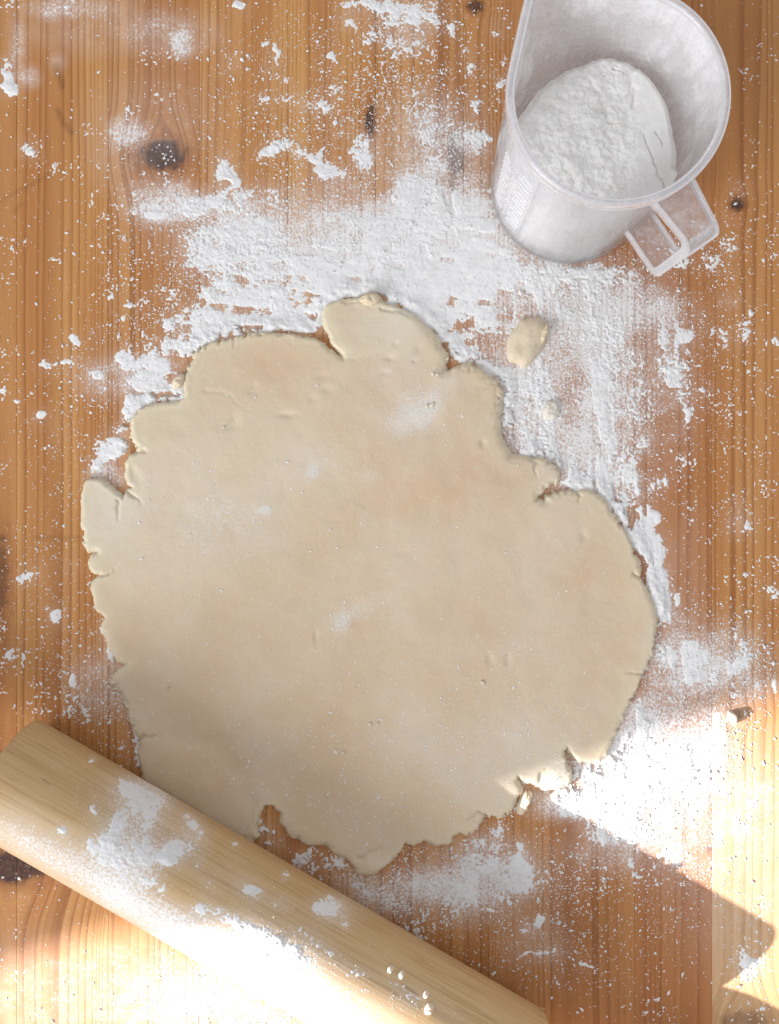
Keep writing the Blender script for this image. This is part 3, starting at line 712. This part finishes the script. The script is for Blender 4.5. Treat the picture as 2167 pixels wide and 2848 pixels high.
# ------------------------------------------------------------------ rolling pin
R = 0.0258
D_ = Vector((math.cos(math.radians(-29.9)), math.sin(math.radians(-29.9)), 0))
N_ = Vector((-D_.y, D_.x, 0))
QN = -1092.0 / S
U0, U1 = -0.0900, 0.1698
pin = empty('rolling_pin', (N_ * QN) + D_ * ((U0 + U1) / 2), math.radians(-29.9))
tag(pin, 'thick pale wooden rolling pin smeared with flour, lying against the dough sheet', 'rolling pin')
HL = (U1 - U0) / 2
def lathe(name, prof, mat, parent, nseg=96, filmfn=None):
    prof = np.array(prof); th = np.linspace(0, 2 * math.pi, nseg, endpoint=False)
    A, TH = np.meshgrid(prof[:, 0], th, indexing='ij'); RR = np.repeat(prof[:, 1][:, None], nseg, 1)
    V = np.stack([A, RR * np.sin(TH), R + RR * np.cos(TH)], -1).reshape(-1, 3)
    F = grid_faces(len(prof), nseg, wrap=True)
    at = {'film': filmfn(V) if filmfn else np.zeros(len(V))}
    return mesh_from(name, V, F, mat, parent, True, at)
def pin_px(V):
    """pixel of points given in the pin's own space"""
    b = pin.location
    x = b.x + D_.x * V[:, 0] + N_.x * V[:, 1]; y = b.y + D_.y * V[:, 0] + N_.y * V[:, 1]
    return to_px(x, y, V[:, 2])
PB = [(360,2190,44,26,.85),(440,2205,42,22,.85,25),(380,2230,36,40,.8),(330,2300,26,44,.92,25),(420,2270,20,50,.82,20),(300,2365,50,40,.98),(350,2390,46,34,.85,20),(470,2375,58,22,.95,-25),(500,2360,36,24,.8),(400,2370,22,36,.7),
 (262,2252,10,16,.85),(175,2310,14,10,.9),(520,2272,11,8,.8),(540,2296,18,16,.88),(558,2322,10,9,.8),(556,2404,9,11,.8),(260,2110,8,6,.85),(412,2452,22,14,.8),(350,2440,40,20,.4),(452,2470,10,12,.6),(560,2532,20,18,.85),(605,2530,16,10,.6),
 (580,2470,20,24,.5),(690,2475,24,18,.7,35),(715,2490,12,12,.6),(780,2515,20,14,.6),(905,2530,30,24,.92),(925,2520,24,20,.8),(960,2570,8,14,.8),(790,2435,6,10,.6),(795,2440,10,6,.5),(655,2350,10,9,.55),
 (640,2560,40,20,.62),(700,2585,60,24,.8,25),(760,2620,60,26,.85,30),(820,2660,50,26,.7,30),(860,2600,40,14,.5,30),(900,2640,40,14,.45,30),(740,2660,80,40,.8),(840,2720,70,24,.5,30),(985,2700,30,10,.6,15),(1110,2750,40,14,.5,40),(1010,2760,120,30,.3,30),(1150,2780,30,20,.5),(1240,2820,40,14,.4,30),
 (330,2500,50,20,.45,25),(600,2700,90,40,.4,30)]
PFILM_SUNPALE = [(350,2760,520,150,.30),(2030,2330,190,330,.20),(1850,2250,240,170,.26),(420,2300,130,130,.34),(250,2440,260,46,.36,30),(60,2350,160,40,.32,28),(120,2330,140,50,.30,25),(420,2540,240,50,.5,30),(600,2640,220,60,.60,30),(330,2460,60,60,.3),(900,2780,300,60,.45,30),(700,2480,120,40,.16,30),(560,2200,150,14,.35,30),(900,2400,200,12,.3,30),(1040,2480,200,14,.35,30),(960,2530,60,40,.3),(60,2250,60,40,.12)]  # flour film; leading wide blobs repeat the painted sunlit paling of the table
up = lambda V: (V[:, 2] > R * 0.55)
def pin_film(V):
    px, py = pin_px(V)
    f1 = paint(px, py, PFILM_SUNPALE, soft=.8); f2 = paint(px, py, [(b[0], b[1], b[2] * 1.6, b[3] * 1.6, b[4] * .42) + b[5:] for b in PB], soft=.9)
    return np.where(up(V), 1 - (1 - f1) * (1 - f2), .15)
e = .0022
prof = [(-HL, .0001), (-HL, R - e)] + [(-HL + e - e * math.cos(a), R - e + e * math.sin(a)) for a in np.linspace(.2, math.pi / 2, 7)]
prof += [(x, R) for x in np.linspace(-HL + e + .002, HL - e - .002, 170)]
prof += [(HL - e + e * math.cos(a), R - e + e * math.sin(a)) for a in np.linspace(math.pi / 2, .2, 7)] + [(HL, R - e), (HL, .0001)]
lathe('barrel', prof, M_PIN, pin, 128, pin_film)
for s in (-1, 1):
    hp = [(s * (HL + a), r) for a, r in ((0.0002, .0001), (.0002, .0068), (.006, .0070), (.014, .0085), (.03, .0105), (.05, .0110), (.075, .0098), (.092, .0078), (.098, .0045), (.0995, .0001))]
    lathe('handle', hp, M_PIN, pin, 40)
# flour stuck on the barrel
na, nt = 760, 280
A, TH = np.meshgrid(np.linspace(-HL + .004, HL - .004, na), np.linspace(-1.75, 1.45, nt), indexing='ij')
base = np.stack([A, R * np.sin(TH), R + R * np.cos(TH)], -1).reshape(-1, 3)
px, py = pin_px(base)
wx = px + (fbm(px, py, 40, 3, 501) - .5) * 34; wy = py + (fbm(px, py, 40, 3, 502) - .5) * 34
Dp = paint(wx, wy, PB, soft=.75)
ua, ut = A.ravel() * S, TH.ravel() * R * S
hp = (Dp - .58) + (fbm(ua, ut, 40, 3, 511) - .5) * .5 + (fbm(ua, ut, 7, 2, 512, .6) - .5) * 1.0
hp = np.where(hp > 0, .00028 * (1 - np.exp(-hp * 2.5)) + .0008 * np.clip(fbm(ua, ut, 26, 3, 513) - .4, 0, 1) * smooth((Dp - .6) / .3), hp * .0006)
RR = R + hp
V = np.stack([A.ravel(), RR * np.sin(TH.ravel()), R + RR * np.cos(TH.ravel())], -1)
F = grid_faces(na, nt)
F = F[hp[F].max(1) > -1e-5]
V, F, _ = compact(V, F)
pf = mesh_from('pin_flour', V, F, M_FLOUR, None, True)
pf.location = pin.location; pf.rotation_euler = pin.rotation_euler
tag(pf, 'smears and clots of white flour clinging to the wooden rolling pin', 'flour', kind='stuff')
# loose grains on the barrel
N = 30000
a_ = rng.uniform(-HL + .005, HL - .005, N); t_ = rng.uniform(-1.6, 1.2, N)
b_ = np.stack([a_, R * np.sin(t_), R + R * np.cos(t_)], -1)
px, py = pin_px(b_)
dn = .02 + .30 * paint(px, py, [(b[0], b[1], b[2] * 2.4, b[3] * 2.4) + (b[4] * .4,) + b[5:] for b in PB], soft=.9)
dn *= .2 + 2.0 * fbm(px, py, 30, 3, 530) ** 2
ok = rng.random(N) < dn
b_ = b_[ok]; rad = np.clip(np.exp(rng.normal(math.log(.00016), .4, len(b_))), .0001, .0005)
sp = specks('pin_specks', b_, rad, M_FLOUR)
sp.location = pin.location; sp.rotation_euler = pin.rotation_euler
tag(sp, 'loose flour grains sprinkled over the rolling pin barrel', 'flour', kind='stuff')
for k, (cx, cy, r) in enumerate([(1085,2697,11),(1115,2712,12),(1184,2766,11),(1193,2808,16)]):
    # drop the bead onto the barrel where the view ray meets it
    best = None
    for tt in np.linspace(-1.4, 1.4, 400):
        for zz in (R + R * math.cos(tt),):
            g = P(cx, cy, zz); rel = g - pin.location
            vv = rel.dot(N_)
            er = abs(vv - R * math.sin(tt))
            if (best is None or er < best[0]) and er < 1e-3: best = (er, g)
    if best:
        o = lump('dough_bead', cx, cy, r, r * .75, 60, .0026, 60 + k, 'smooth little bead of dough stuck to the rolling pin', film=.6, group='dough beads on the rolling pin', nu=16, flat=.1, cat='crumb')
        o.location = best[1] - Vector((0, 0, .0006))

# ------------------------------------------------------------------ measuring jug
JC = P(*JUG_C); HJ = 0.095
RBm, RTm = 215 / S, 236.6 / S
TH_H = math.radians(-56.3); TH_S = TH_H + math.pi
jug = empty('measuring_jug', JC)
tag(jug, 'clear plastic measuring jug with spout and handle, clouded with flour', 'jug')
def wall_r(th, z, inset=0.0):
    t = np.clip(z / HJ, 0, 1.05)
    r = RBm + (RTm - RBm) * t - inset
    # small foot radius
    r = r - 0.0025 * np.clip(1 - z / .004, 0, 1) ** 2
    k = 1 + .37 * smooth((t - .50) / .5)
    dth = np.abs((th - TH_S + math.pi) % (2 * math.pi) - math.pi)
    dt = np.arccos(np.clip(1 / k, -1, 1))
    d2 = np.sqrt(dth ** 2 + .075 ** 2) - .02
    sp = np.where(d2 < dt, 1 / np.cos(np.clip(dt - d2, 0, 1.2)), 1.0)
    return r * sp
NT_ = 220
th = np.linspace(0, 2 * math.pi, NT_, endpoint=False)
zo = np.concatenate([[0.0, .0008, .002, .004], np.linspace(.008, HJ, 40)])
rings = []; dust = []; haze = []
def dust_fn(th, z):
    """thicker film near the spout, thin on the handle-side wall"""
    left = .5 + .5 * np.cos(th - math.radians(105))
    return .30 + .50 * left
WT = .0016
for z in zo:
    r = wall_r(th, z); rings.append(np.stack([r * np.cos(th), r * np.sin(th), np.full(NT_, z)], -1)); dust.append(np.full(NT_, .05)); haze.append(.12 * smooth(.5 + .75 * np.cos(th - math.radians(245))))
for z in zo[::-1]:
    z = max(z, .003)
    r = wall_r(th, z, WT); rings.append(np.stack([r * np.cos(th), r * np.sin(th), np.full(NT_, z)], -1)); dust.append(dust_fn(th, z)); haze.append(np.full(NT_, .04))
V = np.concatenate([[(0, 0, 0)] * NT_] + rings + [[(0, 0, .003)] * NT_])
V[:NT_, :2] += np.stack([np.cos(th), np.sin(th)], -1) * 1e-4; V[-NT_:, :2] += np.stack([np.cos(th), np.sin(th)], -1) * 1e-4
du = np.concatenate([[.3] * NT_] + dust + [[.5] * NT_]); hz = np.concatenate([[0.] * NT_] + haze + [[0.] * NT_])
F = grid_faces(len(zo) * 2 + 2, NT_, wrap=True)
mesh_from('body', V, F, M_PLASTIC, jug, True, {'dust': du, 'haze': hz})
# rim bead
def tube(path, r, ns=10, closed=True):
    path = np.array(path); n = len(path)
    V = []
    for i in range(n):
        a = path[(i - 1) % n] if closed or i > 0 else path[i]; b = path[(i + 1) % n] if closed or i < n - 1 else path[i]
        tvec = (b - a) / np.linalg.norm(b - a)
        s_ = np.cross(tvec, (0, 0, 1)); s_ /= np.linalg.norm(s_); u_ = np.cross(s_, tvec)
        for k in range(ns):
            an = 2 * math.pi * k / ns
            V.append(path[i] + r * (math.cos(an) * s_ + math.sin(an) * u_))
    V = np.array(V)
    rr = np.arange(n if closed else n - 1)[:, None]; cc = np.arange(ns)[None]
    F = np.stack([rr * ns + cc, rr * ns + (cc + 1) % ns, ((rr + 1) % n) * ns + (cc + 1) % ns, ((rr + 1) % n) * ns + cc], -1).reshape(-1, 4)
    return V, F
r = wall_r(th, HJ) - WT * .3
V, F = tube(np.stack([r * np.cos(th), r * np.sin(th), np.full(NT_, HJ)], -1), .0017)
mesh_from('rim', V, F, M_RIM, jug, True, {'dust': np.full(len(V), .5)})
# a second moulded step just under the rim, seen as a fine line
r = wall_r(th, HJ - .004) + .0003
V, F = tube(np.stack([r * np.cos(th), r * np.sin(th), np.full(NT_, HJ - .004)], -1), .0006, 6)
mesh_from('rim_line', V, F, M_RIM, jug, True, {'dust': np.full(len(V), .5)})
# handle: flat strap with ribbed edges
def handle_path():
    pts = [(.0375, .0880)]
    ro, zt, zb, c = .0595, .0880, .0470, .005
    pts += [(ro - c + c * math.sin(a), zt - c + c * math.cos(a)) for a in np.linspace(0, math.pi / 2, 7)]
    pts += [(ro - .0012 - c + c * math.cos(a), zb + c - c * math.sin(a)) for a in np.linspace(0, math.pi / 2, 7)]
    pts += [(.0372, zb)]
    return pts
hpth = np.array(handle_path())
tan = np.gradient(hpth, axis=0); tan /= np.linalg.norm(tan, axis=1)[:, None]
nor = np.stack([-tan[:, 1], tan[:, 0]], -1)
er = np.array([math.cos(TH_H), math.sin(TH_H), 0]); et = np.array([-math.sin(TH_H), math.cos(TH_H), 0]); ez = np.array([0, 0, 1])
def strap(w0, w1, d0, d1):
    V = []
    for ip, (p, nv) in enumerate(zip(hpth, nor)):
        fw = 1.0 if ip == 0 else .775
        for (wv_, dv_) in ((w0, d0), (w1, d0), (w1, d1), (w0, d1)):
            q_ = p + nv * dv_
            V.append(er * q_[0] + ez * q_[1] + et * (wv_ * fw))
    n = len(hpth); rr = np.arange(n - 1)[:, None]; cc = np.arange(4)[None]
    F = np.stack([rr * 4 + cc, rr * 4 + (cc + 1) % 4, (rr + 1) * 4 + (cc + 1) % 4, (rr + 1) * 4 + cc], -1).reshape(-1, 4)
    F = np.concatenate([F, [(3, 2, 1, 0), tuple((n - 1) * 4 + k for k in (0, 1, 2, 3))]])
    return np.array(V), F
V, F = strap(-.0080, .0080, -.0009, .0009)
hnd = mesh_from('handle', V, F, M_HANDLE, jug, False, {'dust': np.full(len(V), .28)})
for w0 in (-.0088, .0080):
    V, F = strap(w0, w0 + .0012, -.0019, .0019)
    mesh_from('handle_rib', V, F, M_RIM, hnd, False, {'dust': np.full(len(V), .4)})
# moulded scale: raised ticks on the outside wall
def tick(a0, a1, z, hgt=.0009, nm='scale_mark', out=.0004):
    aa = np.linspace(math.radians(a0), math.radians(a1), 7)
    rr = wall_r(aa, np.full(7, z)) + out * .4
    V, F = tube(np.stack([rr * np.cos(aa), rr * np.sin(aa), np.full(7, z)], -1), hgt * .5, 6, closed=False)
    return mesh_from(nm, V, F, M_MARK, jug, True, {'dust': np.zeros(len(V))})
for k in range(14):
    z = .022 + .0043 * k
    tick(216 if k % 2 else 213, 224, z)
    if k < 12: tick(196, 203 if k % 2 else 206, z + .001)
    if k % 2 == 0:
        tick(208.5, 209.6, z + .0005, .0010); tick(210.4, 211.4, z + .0005, .0010)
for k in range(7):
    tick(12, 19 if k % 2 else 23, .050 + .0055 * k)
# vertical edge of the scale panel
for an in (226.5, 26.0):
    a = math.radians(an); zz = np.linspace(.014, .086, 12)
    rr = wall_r(np.full(12, a), zz) + .0001
    pth = np.stack([rr * math.cos(a), rr * math.sin(a), zz], -1)
    V = np.concatenate([[p + et_ * w_ + n_ * d_ for (w_, d_) in ((-.0003, 0), (.0003, 0), (0, .0004))] for p in pth for et_, n_ in [(np.array([-math.sin(a), math.cos(a), 0]), np.array([math.cos(a), math.sin(a), 0]))]])
    rws = np.arange(11)[:, None]; cc = np.arange(3)[None]
    F = np.stack([rws * 3 + cc, rws * 3 + (cc + 1) % 3, (rws + 1) * 3 + (cc + 1) % 3, (rws + 1) * 3 + cc], -1).reshape(-1, 4)
    mesh_from('panel_edge', V, F, M_RIM, jug, True, {'dust': np.zeros(len(V))})

# flour inside the jug
NA, NR = 420, 150
tha = np.linspace(0, 2 * math.pi, NA, endpoint=False)
deg = [-34, -10, 0, 30, 60, 75, 88, 100, 122, 157, 185, 215, 270, 326]
rin = [.0362, .0328, .0308, .0312, .0326, .0330, .0318, .0296, .0285, .0300, .0345, .0362, .0362, .0362]
dg = (np.degrees(tha) + 34) % 360 - 34
Re = np.interp(dg, deg, rin) + .0010 * (fbm(np.cos(tha) * 120, np.sin(tha) * 120, 30, 3, 601) - .5) * (np.interp(dg, deg, rin) < .0355)
RHO, TT = np.meshgrid(np.linspace(0.002, 1, NR), tha, indexing='ij')
x = RHO * Re[None] * np.cos(TT); y = RHO * Re[None] * np.sin(TT)
xp, yp = x * S, y * S
zt = .0610 + .0016 * (1 - RHO ** 2) + .10 * (x * .35 - y * .1) * .6
rough = smooth((.022 - x) / .016)         # crumbly on the spout side, smooth cut face on the other
zt += .0026 * (fbm(xp, yp, 70, 3, 611) - .5) * (.35 + rough) + .0020 * (fbm(xp, yp, 18, 3, 612) - .5) * (.12 + rough) + .0009 * (fbm(xp, yp, 9, 2, 613) - .5) * (.06 + rough)
zt += .0008 * np.clip(fbm(xp, yp, 40, 2, 614) - .55, 0, 1) * rough * 3
def jp(px_, py_, z=.060):
    g = P(px_, py_, z) - JC
    return g.x * S, g.y * S
def crack(pts, wdt, dep):
    q_ = [jp(*p) for p in pts]
    dd = seg_dist(xp + (fbm(xp, yp, 10, 2, 620) - .5) * 7, yp + (fbm(xp, yp, 10, 2, 621) - .5) * 7, q_)
    return dep * np.exp(-(dd / wdt) ** 2)
zt -= crack([(1785,378),(1800,420),(1812,450),(1822,480),(1836,510),(1845,530)], 1.3, .0012)
zt -= crack([(1820,370),(1836,395),(1836,410)], 1.5, .0015) + crack([(1700,195),(1722,203),(1735,205)], 1.6, .0015)
zt -= crack([(1645,235),(1668,290),(1685,340),(1700,350)], 6, .0012) + crack([(1765,250),(1755,300)], 4, .0016)
zt -= crack([(1790,160),(1752,200),(1752,262)], 6, .0012)
zt -= .0035 * smooth((RHO - .90) / .10) * (Re[None] < .0352)
rows = [np.stack([x, y, zt], -1)]
ze = zt[-1]
for (dr, dz) in ((.0002, -.004), (.0005, -.012), (.0012, -.022)):
    rr = np.minimum(Re + dr, .0362 + (dz * .07)); rows.append(np.stack([rr * np.cos(tha), rr * np.sin(tha), ze + dz], -1)[None])
for z in (.028, .014, .0042):
    rr = (wall_r(tha * 0 + TH_H, np.full(NA, z), WT + .0003)); rows.append(np.stack([rr * np.cos(tha), rr * np.sin(tha), np.full(NA, z)], -1)[None])
rows.append(np.stack([1e-4 * np.cos(tha), 1e-4 * np.sin(tha), np.full(NA, .0042)], -1)[None])
V = np.concatenate(rows).reshape(-1, 3)
F = grid_faces(len(V) // NA, NA, wrap=True)
ff = mesh_from('flour_heap', V, F, M_JUGFLOUR, None, True)
ff.location = JC
tag(ff, 'heap of cracked white flour half filling the clear measuring jug', 'flour')

# crumbly grains lying on the heap
nn = 2600
ii = rng.integers(4, NR - 6, nn); jj = rng.integers(0, NA, nn)
ok = rng.random(nn) < (.15 + .85 * rough[ii, jj]) * np.sqrt(ii / NR)
ii, jj = ii[ok], jj[ok]
rad = np.clip(np.exp(rng.normal(math.log(.00028), .45, len(ii))), .0001, .0009)
cg = specks('crumbs', np.stack([x[ii, jj], y[ii, jj], zt[ii, jj] + rad * .1], -1), rad, M_JUGFLOUR, ff)
cg['kind'] = 'stuff'
